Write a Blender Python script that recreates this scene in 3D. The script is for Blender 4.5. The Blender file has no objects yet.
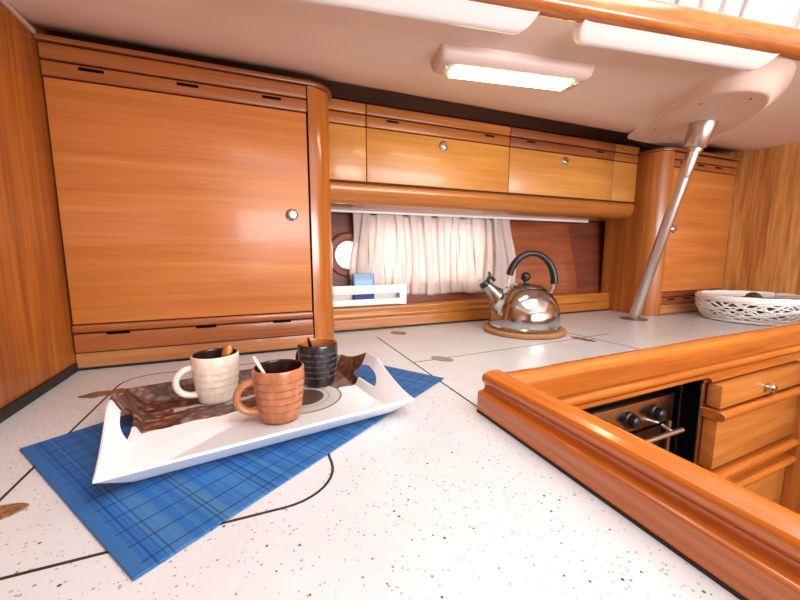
import bpy, bmesh, math, random
from mathutils import Vector, Matrix
random.seed(7)
PI = math.pi
scene = bpy.context.scene
COL = scene.collection
ZC = 0.9                      # worktop height

# ------------------------------------------------------------------ materials
def lin(h):
    h = h.lstrip('#')
    r = [int(h[i:i+2], 16) / 255 for i in (0, 2, 4)]
    return tuple(c / 12.92 if c <= .04045 else ((c + .055) / 1.055) ** 2.4 for c in r) + (1,)

class NT:
    def __init__(s, name):
        s.m = bpy.data.materials.new(name); s.m.use_nodes = True
        s.t = s.m.node_tree; s.n = s.t.nodes; s.b = s.n['Principled BSDF']; s.out = s.n['Material Output']
    def new(s, typ, **k):
        n = s.n.new(typ)
        for a, v in k.items(): setattr(n, a, v)
        return n
    def link(s, a, b): s.t.links.new(a, b)
    def set(s, **k):
        for a, v in k.items(): s.b.inputs[a.replace('_', ' ')].default_value = v
        return s
    def math(s, op, a, b=None, c=None):
        n = s.new('ShaderNodeMath', operation=op)
        for i, v in enumerate((a, b, c)):
            if v is None: continue
            if isinstance(v, (int, float)): n.inputs[i].default_value = v
            else: s.link(v, n.inputs[i])
        return n.outputs[0]
    def mix(s, fac, a, b, blend='MIX'):
        n = s.new('ShaderNodeMix', data_type='RGBA', blend_type=blend)
        for i, v in ((0, fac), (6, a), (7, b)):
            if isinstance(v, (int, float, tuple)): n.inputs[i].default_value = v
            else: s.link(v, n.inputs[i])
        return n.outputs[2]
    def coord(s, scale=(1, 1, 1), rnd=False, out='Object'):
        tc = s.new('ShaderNodeTexCoord'); v = tc.outputs[out]
        if rnd:
            oi = s.new('ShaderNodeObjectInfo')
            mul = s.math('MULTIPLY', oi.outputs['Random'], 7.0)
            add = s.new('ShaderNodeVectorMath', operation='ADD')
            s.link(v, add.inputs[0]); s.link(mul, add.inputs[1]); v = add.outputs[0]
        mp = s.new('ShaderNodeMapping'); mp.inputs['Scale'].default_value = scale
        s.link(v, mp.inputs['Vector']); return mp.outputs[0]
    def noise(s, vec, scale=1, detail=4, rough=.5, dist=0):
        n = s.new('ShaderNodeTexNoise'); n.inputs['Scale'].default_value = scale
        n.inputs['Detail'].default_value = detail; n.inputs['Roughness'].default_value = rough
        n.inputs['Distortion'].default_value = dist; s.link(vec, n.inputs['Vector']); return n.outputs[0]
    def ramp(s, fac, stops):
        r = s.new('ShaderNodeValToRGB'); e = r.color_ramp.elements
        while len(e) < len(stops): e.new(.5)
        for i, (p, c) in enumerate(stops):
            e[i].position = p; e[i].color = c if isinstance(c, tuple) else lin(c)
        s.link(fac, r.inputs[0]); return r.outputs[0]
    def bump(s, h, strength=.2, dist=.002):
        b = s.new('ShaderNodeBump'); b.inputs['Strength'].default_value = strength
        b.inputs['Distance'].default_value = dist; s.link(h, b.inputs['Height'])
        s.link(b.outputs[0], s.b.inputs['Normal'])

def plain(name, col, rough=.5, metal=0, **k):
    t = NT(name); t.set(Base_Color=lin(col), Roughness=rough, Metallic=metal)
    for a, v in k.items(): t.b.inputs[a.replace('_', ' ')].default_value = v
    return t.m

def wood(name, dark, light, axis='x', lo=1.6, hi=24, rough=.32, coat=.25, contrast=(.34, .68), fine=.25, dist=.5):
    t = NT(name)
    sc = {'x': (lo, hi, hi), 'y': (hi, lo, hi), 'z': (hi, hi, lo)}[axis]
    n1 = t.noise(t.coord(sc, True), 1, 5, .55, dist)
    base = t.ramp(n1, [(contrast[0], dark), (contrast[1], light)])
    f = 7
    sc2 = {'x': (lo*3, hi*f, hi*f), 'y': (hi*f, lo*3, hi*f), 'z': (hi*f, hi*f, lo*3)}[axis]
    n2 = t.noise(t.coord(sc2, True), 1, 3, .6)
    st = t.ramp(n2, [(.3, (1 - fine * 1.3, 1 - fine * 1.5, 1 - fine * 1.7, 1)), (.62, (1, 1, 1, 1))])
    c = t.mix(1.0, base, st, 'MULTIPLY')
    t.link(c, t.b.inputs['Base Color'])
    t.set(Roughness=rough, Coat_Weight=coat, Coat_Roughness=.12)
    t.bump(n2, .06, .001)
    return t.m

M = {}
M['door'] = wood('door_veneer', '#b6662c', '#cf8340', 'x', 1.2, 20, .36, .2, (.3, .72), .12)
M['strip'] = wood('strip_wood', '#8e4a20', '#ab6430', 'x', 1.6, 40, .33, .25, fine=.2)
M['dstrip'] = wood('dark_strip_wood', '#7c3d1c', '#985326', 'x', 1.6, 40, .33, .25, fine=.2)
M['plinth'] = wood('plinth_wood', '#b67644', '#cb8d58', 'x', 1.6, 30, .36, .2, fine=.14)
M['post'] = wood('post_wood', '#a0581c', '#b96c26', 'z', 1.0, 22, .22, .5, fine=.12)
M['side'] = wood('side_wood', '#a15a22', '#c47a36', 'z', 1.2, 26, .3, .3, fine=.22)
M['wallwood'] = wood('bulkhead_wood', '#8f4712', '#c47428', 'z', 1.1, 15, .34, .2, (.3, .74), .3, 1.4)
M['wallwood2'] = wood('right_bulkhead_wood', '#ab672c', '#e6aa66', 'z', 1.3, 13, .34, .2, (.3, .72), .3, 1.6)
M['over'] = wood('overhead_veneer', '#bb7a32', '#d69848', 'x', 1.2, 20, .34, .2, (.3, .72), .12)
M['overstrip'] = wood('overhead_strip_wood', '#9a5a24', '#b97234', 'x', 1.6, 40, .3, .3, fine=.16)
M['valance'] = wood('valance_wood', '#a9662a', '#c07c38', 'x', 1.6, 30, .28, .4, fine=.12)
M['trim'] = wood('sill_wood', '#9c5a20', '#bd7830', 'x', 1.6, 30, .25, .45, fine=.14)
M['mahog'] = wood('hull_mahogany', '#5e2a17', '#853f24', 'x', 1.6, 26, .5, .0, fine=.2)
M['fiddx'] = wood('fiddle_wood_across', '#a6561c', '#c8752c', 'x', 1.2, 26, .2, .7, fine=.16)
M['fiddy'] = wood('fiddle_wood_along', '#b8621f', '#d87f32', 'y', 1.2, 26, .2, .7, fine=.22)
M['bar'] = wood('bar_wood', '#a65a2a', '#cf8446', 'x', 1.2, 26, .2, .7, fine=.16)
M['drawer'] = wood('drawer_wood', '#a9642a', '#c6803c', 'x', 1.2, 22, .3, .3, fine=.14)
M['black'] = plain('black_seal', '#15100e', .6)
M['slot'] = plain('slot_black', '#120a07', .9, Specular_IOR_Level=.05)
M['chrome'] = plain('chrome', '#d8d8d8', .12, 1)
M['steel'] = plain('brushed_steel', '#d3cfcc', .3, 1)
M['steelp'] = plain('stainless_panel', '#b9aa9c', .2, 1)
M['white'] = plain('white_plastic', '#eae6e2', .35)
M['gel'] = plain('white_gelcoat', '#f2efec', .25)
M['lampbody'] = plain('lamp_plastic', '#d9c4ba', .4)
M['rubber'] = plain('black_plastic', '#141416', .32)
M['blackgloss'] = plain('black_glass', '#0c0b0b', .08)
M['floor'] = wood('sole_wood', '#6d3c1c', '#8f5a2e', 'y', 1.2, 18, .35, .3)
M['bronze'] = None
def m_bronze():
    t = NT('brown_resin_plate'); n = t.noise(t.coord((180, 180, 180)), 1, 3)
    t.link(t.ramp(n, [(.35, '#5d3d28'), (.65, '#96714f')]), t.b.inputs['Base Color']); t.set(Roughness=.35); return t.m
M['bronze'] = m_bronze()
M['greyplate'] = plain('grey_brown_plate', '#8d8078', .35)
def m_ceiling():
    t = NT('cream_headliner'); n = t.noise(t.coord((2.5, 2.5, 2.5)), 1, 2)
    t.link(t.ramp(n, [(.3, '#e6d0c0'), (.7, '#ead6c7')]), t.b.inputs['Base Color']); t.set(Roughness=.5)
    return t.m
M['ceiling'] = m_ceiling()
def m_terrazzo():
    t = NT('speckled_worktop'); vec = t.coord()
    col = t.ramp(t.noise(vec, 9, 3), [(.3, '#c6c8cb'), (.7, '#ced0d3')])
    for sc, th, thr, stops in ((92, .10, .60, [(0, '#524b47'), (.5, '#6d655f'), (1, '#453e3b')]),
                          (135, .13, .55, [(0, '#8d8580'), (.5, '#77706b'), (1, '#a29a94')]),
                          (105, .11, .70, [(0, '#bba38f'), (.5, '#9a918a'), (1, '#c9b39c')]),
                          (180, .17, .60, [(0, '#a89d95'), (.5, '#bdb2a8'), (1, '#9a908a')])):
        v = t.new('ShaderNodeTexVoronoi'); v.inputs['Scale'].default_value = sc; t.link(vec, v.inputs['Vector'])
        sep = t.new('ShaderNodeSeparateColor'); t.link(v.outputs['Color'], sep.inputs[0])
        near = t.math('LESS_THAN', v.outputs['Distance'], t.math('MULTIPLY', sep.outputs[1], th * 1.6))
        on = t.math('GREATER_THAN', sep.outputs[0], thr - .3)
        col = t.mix(t.math('MULTIPLY', near, on), col, t.ramp(sep.outputs[2], stops))
    t.link(col, t.b.inputs['Base Color']); t.set(Roughness=.3, Coat_Weight=.15)
    return t.m
M['worktop'] = m_terrazzo()
def m_mat():
    t = NT('blue_slat_mat'); vec = t.coord(); sep = t.new('ShaderNodeSeparateXYZ'); t.link(vec, sep.inputs[0])
    u, v = sep.outputs[0], sep.outputs[1]
    slat = t.new('ShaderNodeTexWhiteNoise', noise_dimensions='1D')
    t.link(t.math('FLOOR', t.math('DIVIDE', u, .0042)), slat.inputs['W'])
    wide = t.noise(t.coord((45, 1.2, 1)), 1, 2)
    base = t.ramp(slat.outputs[0], [(0, '#1f5899'), (.55, '#2863a4'), (.8, '#35709f'), (1, '#22528a')])
    base = t.mix(t.ramp(wide, [(.5, (0, 0, 0, 1)), (.66, (.55, .55, .55, 1))]), base, lin('#4d7a9c'))
    def line(c, per, ph, w):
        return t.math('LESS_THAN', t.math('FRACT', t.math('ADD', t.math('DIVIDE', c, per), ph)), w)
    for c, per, ph, w, s in ((v, .0285, .2, .07, .9), (u, .052, .1, .035, .6), (u, .083, .63, .026, .6), (u, .0365, .4, .04, .4), (u, .127, .2, .018, .7)):
        base = t.mix(t.math('MULTIPLY', line(c, per, ph, w), s), base, lin('#123163'))
    edge = t.math('GREATER_THAN', t.math('ABSOLUTE', u), .298 - .011)
    base = t.mix(edge, base, lin('#2b6096'))
    t.link(base, t.b.inputs['Base Color']); t.set(Roughness=.6, Specular_IOR_Level=.25)
    gr = t.math('ABSOLUTE', t.math('SUBTRACT', t.math('FRACT', t.math('DIVIDE', u, .0042)), .5))
    t.bump(gr, .3, .0006)
    return t.m
M['mat'] = m_mat()
def m_tray():
    t = NT('printed_tray'); vec = t.coord(); sep = t.new('ShaderNodeSeparateXYZ'); t.link(vec, sep.inputs[0])
    s, w, z = sep.outputs
    nz = t.noise(t.coord((22, 30, 30)), 1, 3)
    # bean photograph on the far side
    bv = t.new('ShaderNodeTexVoronoi'); bv.inputs['Scale'].default_value = 1; t.link(t.coord((75, 110, 60)), bv.inputs['Vector'])
    sc = t.new('ShaderNodeSeparateColor'); t.link(bv.outputs['Color'], sc.inputs[0])
    beans = t.ramp(sc.outputs[0], [(0, '#4a2a20'), (.4, '#6b4434'), (.7, '#8a6154'), (.9, '#a88a84'), (1, '#5a3626')])
    beans = t.mix(t.ramp(bv.outputs['Distance'], [(.25, (0, 0, 0, 1)), (.75, (.85, .85, .85, 1))]), beans, lin('#2f1710'))
    edge = t.math('ADD', t.math('ADD', .009, t.math('MULTIPLY', s, .045)), t.math('MULTIPLY', t.math('SUBTRACT', nz, .5), .03))
    brown = t.math('GREATER_THAN', w, edge)
    inside = t.math('GREATER_THAN', z, .0025)
    white = lin('#eceff3')
    col = t.mix(t.math('MULTIPLY', brown, inside), white, beans)
    # pale band across the beans
    bnd = t.math('MULTIPLY', t.math('LESS_THAN', t.math('ABSOLUTE', t.math('SUBTRACT', t.math('SUBTRACT', w, .040), t.math('MULTIPLY', nz, .055))), .009),
                 t.math('LESS_THAN', t.math('ABSOLUTE', t.math('ADD', s, .04)), .10))
    col = t.mix(t.math('MULTIPLY', bnd, inside), col, lin('#a9aaae'))
    # cup on its saucer seen from above
    dx = t.math('SUBTRACT', s, .068); dy = t.math('SUBTRACT', w, .010)
    r = t.math('SQRT', t.math('ADD', t.math('MULTIPLY', dx, dx), t.math('MULTIPLY', dy, dy)))
    cup = t.ramp(t.math('DIVIDE', r, .105), [(0, '#4a3a33'), (.36, '#5d4d44'), (.38, '#8a7566'), (.40, '#d5cfca'), (.46, '#cfc9c4'), (.47, '#8f857d'), (.49, '#cfcac6'), (.66, '#d9d5d1'), (.69, '#6d635d'), (.71, '#6d635d')])
    col = t.mix(t.math('MULTIPLY', t.math('LESS_THAN', r, .0745), inside), col, cup)
    geo = t.new('ShaderNodeNewGeometry'); sn = t.new('ShaderNodeSeparateXYZ')
    t.link(col, t.b.inputs['Base Color']); t.set(Roughness=.3)
    return t.m
M['tray'] = m_tray()
M['traywhite'] = plain('white_melamine', '#eceff2', .22)
def m_glaze(name, c1, c2, rough=.28):
    t = NT(name); n = t.noise(t.coord((90, 90, 40)), 1, 3)
    t.link(t.ramp(n, [(.35, c1), (.65, c2)]), t.b.inputs['Base Color']); t.set(Roughness=rough, Coat_Weight=.3); return t.m
M['mugw'] = m_glaze('cream_glaze', '#dccbbb', '#e6d8ca')
M['mugb'] = m_glaze('terracotta_glaze', '#a5643f', '#b9774e')
M['mugk'] = m_glaze('black_glaze', '#1c1619', '#2a2226')
M['choc'] = m_glaze('chocolate_glaze', '#2a1713', '#3a221b')
M['orange'] = m_glaze('orange_glaze', '#b06a38', '#c07a44')
M['letterp'] = plain('pink_print', '#d0aa98', .5)
M['letterd'] = plain('brown_print', '#7d4a33', .5)
M['letterg'] = plain('grey_print', '#6d625f', .5)
M['copper'] = plain('copper_spoon', '#b5763f', .3, .6)
M['cream'] = plain('cream_ceramic', '#e6d6c4', .3)
M['darkbrown'] = plain('dark_brown_ceramic', '#241310', .25)
def m_kettle():
    t = NT('polished_kettle_steel'); n = t.noise(t.coord((14, 14, 40)), 1, 4)
    t.link(t.ramp(n, [(.3, '#aeb0b0'), (.7, '#c8ccd0')]), t.b.inputs['Base Color'])
    t.set(Metallic=1, Roughness=.13); return t.m
M['kettle'] = m_kettle()
def m_cork():
    t = NT('cork'); v = t.noise(t.coord((220, 220, 220)), 1, 3)
    t.link(t.ramp(v, [(.3, '#8e5f3e'), (.7, '#bd8a5e')]), t.b.inputs['Base Color']); t.set(Roughness=.8); t.bump(v, .4, .001); return t.m
M['cork'] = m_cork()
def m_cloth(name, col, trans):
    t = NT(name); t.set(Base_Color=lin(col), Roughness=.8)
    tr = t.new('ShaderNodeBsdfTranslucent'); tr.inputs[0].default_value = lin(col)
    mx = t.new('ShaderNodeMixShader'); mx.inputs[0].default_value = trans
    t.link(t.b.outputs[0], mx.inputs[1]); t.link(tr.outputs[0], mx.inputs[2]); t.link(mx.outputs[0], t.out.inputs[0])
    return t.m
M['curtain'] = m_cloth('sheer_curtain', '#ece1dc', .5)
M['curtain2'] = m_cloth('white_blind_cloth', '#dcd5d1', .25)
def m_emit(name, col, s):
    t = NT(name); t.set(Base_Color=lin(col), Roughness=.4, Emission_Color=lin(col), Emission_Strength=s); return t.m
M['lens'] = m_emit('lit_lens', '#ffeaba', 22)
def m_glass(name, col, rough=0.02):
    t = NT(name); g = t.new('ShaderNodeBsdfGlossy'); g.inputs['Roughness'].default_value = rough
    tr = t.new('ShaderNodeBsdfTransparent'); tr.inputs[0].default_value = lin(col)
    mx = t.new('ShaderNodeMixShader'); mx.inputs[0].default_value = .06
    t.link(tr.outputs[0], mx.inputs[1]); t.link(g.outputs[0], mx.inputs[2]); t.link(mx.outputs[0], t.out.inputs[0]); return t.m
M['pane'] = m_glass('window_glass', '#ffffff')
M['blueglass'] = None
def m_blue():
    t = NT('blue_tumbler_plastic'); sep = t.new('ShaderNodeSeparateXYZ'); t.link(t.coord(), sep.inputs[0])
    c = t.ramp(t.math('DIVIDE', sep.outputs[2], .115), [(0, '#1f3f9a'), (.45, '#274fa8'), (.62, '#4f9ad2'), (1, '#8fb4dc')])
    t.link(c, t.b.inputs['Base Color']); t.set(Roughness=.25, Transmission_Weight=.25); return t.m
M['blueglass'] = m_blue()
M['wicker'] = plain('white_wicker', '#e9e6e4', .55)
def m_fruit():
    t = NT('dark_green_skin'); n = t.noise(t.coord((60, 60, 60)), 1, 3)
    t.link(t.ramp(n, [(.35, '#1f2711'), (.65, '#454c25')]), t.b.inputs['Base Color']); t.set(Roughness=.45); return t.m
M['fruit'] = m_fruit()

# ------------------------------------------------------------------ mesh helpers
class MB:
    def __init__(s): s.bm = bmesh.new()
    def _merge(s, bm2, mtx=None):
        if mtx is not None: bmesh.ops.transform(bm2, matrix=mtx, verts=bm2.verts)
        me = bpy.data.meshes.new('tmp'); bm2.to_mesh(me); bm2.free(); s.bm.from_mesh(me); bpy.data.meshes.remove(me)
        return s
    def box(s, x0, x1, y0, y1, z0, z1, bev=0, seg=2):
        b = bmesh.new(); bmesh.ops.create_cube(b, size=1)
        for v in b.verts:
            v.co = Vector((x0 + (v.co.x + .5) * (x1 - x0), y0 + (v.co.y + .5) * (y1 - y0), z0 + (v.co.z + .5) * (z1 - z0)))
        if bev > 0: bmesh.ops.bevel(b, geom=list(b.edges), offset=bev, segments=seg, profile=.5, affect='EDGES')
        return s._merge(b)
    def prism(s, pts, a0, a1, axis='x', bev=0, seg=2):
        """closed 2D outline swept from a0 to a1 along an axis: x -> (y,z), y -> (x,z), z -> (x,y)"""
        b = bmesh.new()
        def P(p, a): return {'x': (a, p[0], p[1]), 'y': (p[0], a, p[1]), 'z': (p[0], p[1], a)}[axis]
        r0 = [b.verts.new(P(p, a0)) for p in pts]; r1 = [b.verts.new(P(p, a1)) for p in pts]
        n = len(pts)
        for i in range(n): b.faces.new((r0[i], r0[(i+1) % n], r1[(i+1) % n], r1[i]))
        b.faces.new(r0[::-1]); b.faces.new(r1)
        bmesh.ops.recalc_face_normals(b, faces=b.faces)
        if bev > 0:
            es = [e for e in b.edges if len(e.link_faces) == 2 and any(len(f.verts) == n and n != 4 for f in e.link_faces)] or list(b.edges)
            bmesh.ops.bevel(b, geom=es, offset=bev, segments=seg, profile=.5, affect='EDGES')
        return s._merge(b)
    def lathe(s, prof, n=48, mtx=None, close=True):
        """prof: list of (r,z); r=0 ends become poles"""
        b = bmesh.new(); rings = []
        for r, z in prof:
            if r < 1e-6: rings.append([b.verts.new((0, 0, z))])
            else: rings.append([b.verts.new((r*math.cos(2*PI*i/n), r*math.sin(2*PI*i/n), z)) for i in range(n)])
        for A, B in zip(rings, rings[1:]):
            for i in range(n):
                j = (i + 1) % n
                if len(A) == 1 and len(B) == 1: continue
                if len(A) == 1: b.faces.new((A[0], B[i], B[j]))
                elif len(B) == 1: b.faces.new((A[i], A[j], B[0]))
                else: b.faces.new((A[i], A[j], B[j], B[i]))
        bmesh.ops.recalc_face_normals(b, faces=b.faces)
        return s._merge(b, mtx)
    def tube(s, pts, rad, n=12, flat=1.0, cap=True, closed=False, upv=(0, 0, 1)):
        b = bmesh.new(); pts = [Vector(p) for p in pts]; N = len(pts); rings = []
        for i, p in enumerate(pts):
            if closed: d = pts[(i+1) % N] - pts[i-1]
            else: d = pts[min(i+1, N-1)] - pts[max(i-1, 0)]
            d.normalize(); u = Vector(upv); a = d.cross(u)
            if a.length < 1e-4: a = d.cross(Vector((1, 0, 0)))
            a.normalize(); c = a.cross(d)
            r = rad[i] if isinstance(rad, (list, tuple)) else rad
            rings.append([b.verts.new(p + a*(r*math.cos(2*PI*k/n)) + c*(r*flat*math.sin(2*PI*k/n))) for k in range(n)])
        rng = range(N) if closed else range(N - 1)
        for i in rng:
            A, B = rings[i], rings[(i+1) % N]
            for k in range(n): b.faces.new((A[k], A[(k+1) % n], B[(k+1) % n], B[k]))
        if cap and not closed: b.faces.new(rings[0][::-1]); b.faces.new(rings[-1])
        bmesh.ops.recalc_face_normals(b, faces=b.faces)
        return s._merge(b)
    def sphere(s, c, r, sc=(1, 1, 1), u=24, v=14):
        b = bmesh.new(); bmesh.ops.create_uvsphere(b, u_segments=u, v_segments=v, radius=r)
        for w in b.verts: w.co = Vector((c[0] + w.co.x*sc[0], c[1] + w.co.y*sc[1], c[2] + w.co.z*sc[2]))
        return s._merge(b)
    def xf(s, mtx): bmesh.ops.transform(s.bm, matrix=mtx, verts=s.bm.verts); return s
    def build(s, name, mat, parent=None, smooth=True, ang=35):
        me = bpy.data.meshes.new(name)
        root = parent
        while root is not None and root.parent is not None: root = root.parent
        if root is not None and not root.get('_local'):
            bmesh.ops.translate(s.bm, vec=-Vector(root.location), verts=s.bm.verts)
        s.bm.to_mesh(me); s.bm.free()
        for m in (mat if isinstance(mat, (list, tuple)) else [mat]): me.materials.append(m)
        if smooth:
            me.polygons.foreach_set('use_smooth', [True] * len(me.polygons))
            me.set_sharp_from_angle(angle=math.radians(ang))
        o = bpy.data.objects.new(name, me); COL.objects.link(o)
        if parent is not None: o.parent = parent
        return o

def thing(name, label, cat, loc=(0, 0, 0), group=None, rz=0, local=False):
    o = bpy.data.objects.new(name, None); COL.objects.link(o); o.location = loc; o.rotation_euler = (0, 0, rz)
    o['label'] = label; o['category'] = cat
    if group: o['group'] = group
    if local: o['_local'] = 1
    o.empty_display_size = .05
    return o
def tag(o, label, cat, group=None):
    o['label'] = label; o['category'] = cat
    if group: o['group'] = group
    return o
def struct(o): o['kind'] = 'structure'; return o
def recenter(o):
    """move a single-mesh thing's origin to its bounding-box centre base"""
    vs = [v.co for v in o.data.vertices]
    c = Vector(((min(v.x for v in vs)+max(v.x for v in vs))/2, (min(v.y for v in vs)+max(v.y for v in vs))/2, min(v.z for v in vs)))
    o.data.transform(Matrix.Translation(-c)); o.location = c; return o
def cut(o, cutter):
    m = o.modifiers.new('cut', 'BOOLEAN'); m.object = cutter; m.operation = 'DIFFERENCE'; m.solver = 'EXACT'
    bpy.context.view_layer.update()
    dg = bpy.context.evaluated_depsgraph_get()
    me = bpy.data.meshes.new_from_object(o.evaluated_get(dg)); o.modifiers.clear()
    old = o.data; o.data = me; me.name = o.name; bpy.data.meshes.remove(old)
    cm = cutter.data; bpy.data.objects.remove(cutter); bpy.data.meshes.remove(cm)
    return o
def arc(cx, cy, r, a0, a1, n=8):
    return [(cx + r*math.cos(math.radians(a0+(a1-a0)*i/n)), cy + r*math.sin(math.radians(a0+(a1-a0)*i/n))) for i in range(n+1)]

# ------------------------------------------------------------------ setting
XL, XR, YB = -.41, 2.137, 1.36
def E(x): return .627 - .149 * (x - .458)            # inboard edge of the side-deck ceiling

struct(MB().box(XL - .03, XL, -1.6, 1.45, 0, 1.80, 0).build('wall_left', M['wallwood'], smooth=False))
struct(MB().box(XL, XL + .006, -.3, 1.05, ZC + .0005, ZC + .021, .001).build('baseboard_left', M['black']))
struct(MB().box(XL - .001, XL + .006, -.3, 1.045, 1.634, 1.6445, .002).build('trim_1', M['lampbody']))
struct(MB().box(XR, XR + .03, -1.6, 1.45, 0, 1.80, 0).build('wall_right', M['wallwood2'], smooth=False))
struct(MB().box(XL - .03, XR + .03, -1.6, 1.4, -.03, 0, 0).build('floor', M['floor'], smooth=False))
struct(MB().box(XL - .03, XR + .03, -1.63, -1.6, 0, 1.95, 0).build('wall_front', M['wallwood'], smooth=False))

def ceiling_mesh():
    b = bmesh.new(); nx, ny = 40, 26; g = []
    for i in range(nx + 1):
        x = XL + (XR - XL) * i / nx; row = []
        for j in range(ny + 1):
            t = j / ny
            y = E(x) + (1.40 - E(x)) * t
            z = 1.645
            if y > .94: z += min(.10, 1.15 * (y - .94) ** 2)
            row.append(b.verts.new((x, y, z)))
        g.append(row)
    for i in range(nx):
        for j in range(ny): b.faces.new((g[i][j], g[i][j+1], g[i+1][j+1], g[i+1][j]))
    r = bmesh.ops.extrude_face_region(b, geom=list(b.faces))
    for v in r['geom']:
        if isinstance(v, bmesh.types.BMVert): v.co.z += .02
    bmesh.ops.recalc_face_normals(b, faces=b.faces)
    m = MB(); m._merge(b); return m
struct(ceiling_mesh().build('ceiling', M['ceiling'], ang=50))
# raised coachroof above the cabin, with an unseen hatch opening placed for its light
RZ = 2.02
def roofm():
    m = MB(); hx0, hx1, hy0, hy1 = .05, 1.15, -.5, .45
    m.box(XL - .03, XR + .03, hy1, .62, RZ, RZ + .03); m.box(XL - .03, XR + .03, -1.63, hy0, RZ, RZ + .03)
    m.box(XL - .03, hx0, hy0, hy1, RZ, RZ + .03); m.box(hx1, XR + .03, hy0, hy1, RZ, RZ + .03)
    return m
struct(roofm().build('ceiling_coachroof', M['ceiling'], smooth=False))
struct(MB().box(XL - .03, XL, -1.6, .8, 1.80, RZ, 0).build('wall_left_upper', M['gel'], smooth=False))
struct(MB().box(XR, XR + .03, -1.6, .6, 1.80, RZ, 0).build('wall_right_upper', M['gel'], smooth=False))

# coachroof side with window above the wooden bar
def skewbox(x0, x1, d0, d1, z0, z1, bev=0):
    """box that follows the slanting coachroof edge: d is measured from that edge"""
    b = bmesh.new(); bmesh.ops.create_cube(b, size=1)
    for v in b.verts:
        x = x0 + (v.co.x + .5) * (x1 - x0)
        v.co = Vector((x, E(x) + d0 + (v.co.y + .5) * (d1 - d0), z0 + (v.co.z + .5) * (z1 - z0)))
    if bev: bmesh.ops.bevel(b, geom=list(b.edges), offset=bev, segments=3, profile=.5, affect='EDGES')
    return b
def sidem():
    m = MB()
    m._merge(skewbox(XL, XR, .05, .075, 1.60 + .05, 1.70)); m._merge(skewbox(XL, XR, .05, .075, 1.93, RZ))
    m._merge(skewbox(XL, .15, .05, .075, 1.70, 1.93)); m._merge(skewbox(1.75, XR, .05, .075, 1.70, 1.93))
    return m
struct(sidem().build('wall_back_upper', M['gel'], smooth=False))
w2 = MB(); w2._merge(skewbox(.15, 1.75, .06, .064, 1.70, 1.93)); struct(w2.build('window_3', M['pane'], smooth=False))

# hull side behind the galley with two windows
def hull_y(z): return 1.305 + (z - .985) * .105
def hullm():
    b = bmesh.new()
    co = []
    for x in (XL, XR):
        for z in (.86, 1.80): co += [(x, hull_y(z), z), (x, hull_y(z) + .03, z)]
    v = [b.verts.new(c) for c in co]
    for f in ((0, 1, 3, 2), (4, 6, 7, 5), (0, 4, 5, 1), (2, 3, 7, 6), (0, 2, 6, 4), (1, 5, 7, 3)): b.faces.new([v[i] for i in f])
    bmesh.ops.recalc_face_normals(b, faces=b.faces); m = MB(); m._merge(b); return m
hull = hullm().build('wall_back', M['mahog'], smooth=False); struct(hull)
def roundrect(x0, x1, z0, z1, r, n=6):
    return arc(x1-r, z1-r, r, 0, 90, n) + arc(x0+r, z1-r, r, 90, 180, n) + arc(x0+r, z0+r, r, 180, 270, n) + arc(x1-r, z0+r, r, 270, 360, n)
PX, PZ, PR = .326, 1.172, .058
WIN = (.40, .93, 1.07, 1.285)
cut(hull, MB().prism([(PX + PR*math.cos(2*PI*i/40), PZ + PR*math.sin(2*PI*i/40)) for i in range(40)], 1.2, 1.5, 'y').build('cutter', M['black']))
cut(hull, MB().prism(roundrect(*WIN, .05), 1.2, 1.5, 'y').build('cutter', M['black']))
# porthole: dark wooden ring and pane
po = struct(thing('window_1', '', '', (PX, hull_y(PZ), PZ)));
for k in ('label', 'category'): del po[k]
ring = MB().lathe([(PR - .004, .03), (PR - .004, -.004), (PR + .004, -.011), (PR + .020, -.012), (PR + .027, -.007), (PR + .028, .004)], 48,
           Matrix.Translation((PX, hull_y(PZ), PZ)) @ Matrix.Rotation(-PI/2 , 4, 'X') @ Matrix.Scale(1, 4))
struct(ring.build('window_frame', M['mahog'], po))
rim = MB().tube([(PX + (PR-.006)*math.cos(2*PI*i/40), hull_y(PZ) + .004, PZ + (PR-.006)*math.sin(2*PI*i/40)) for i in range(40)], .004, 8, closed=True, upv=(0, 1, 0))
struct(rim.build('seal', M['white'], po))
pn = MB().prism([(PX + PR*math.cos(2*PI*i/40), PZ + PR*math.sin(2*PI*i/40)) for i in range(40)], hull_y(PZ) + .014, hull_y(PZ) + .018, 'y')
struct(pn.build('pane', M['pane'], po))
wp = MB().prism(roundrect(WIN[0]-.001, WIN[1]+.001, WIN[2]-.001, WIN[3]+.001, .05), hull_y(1.2) + .012, hull_y(1.2) + .016, 'y'); struct(wp.build('window_2', M['pane']))

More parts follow.
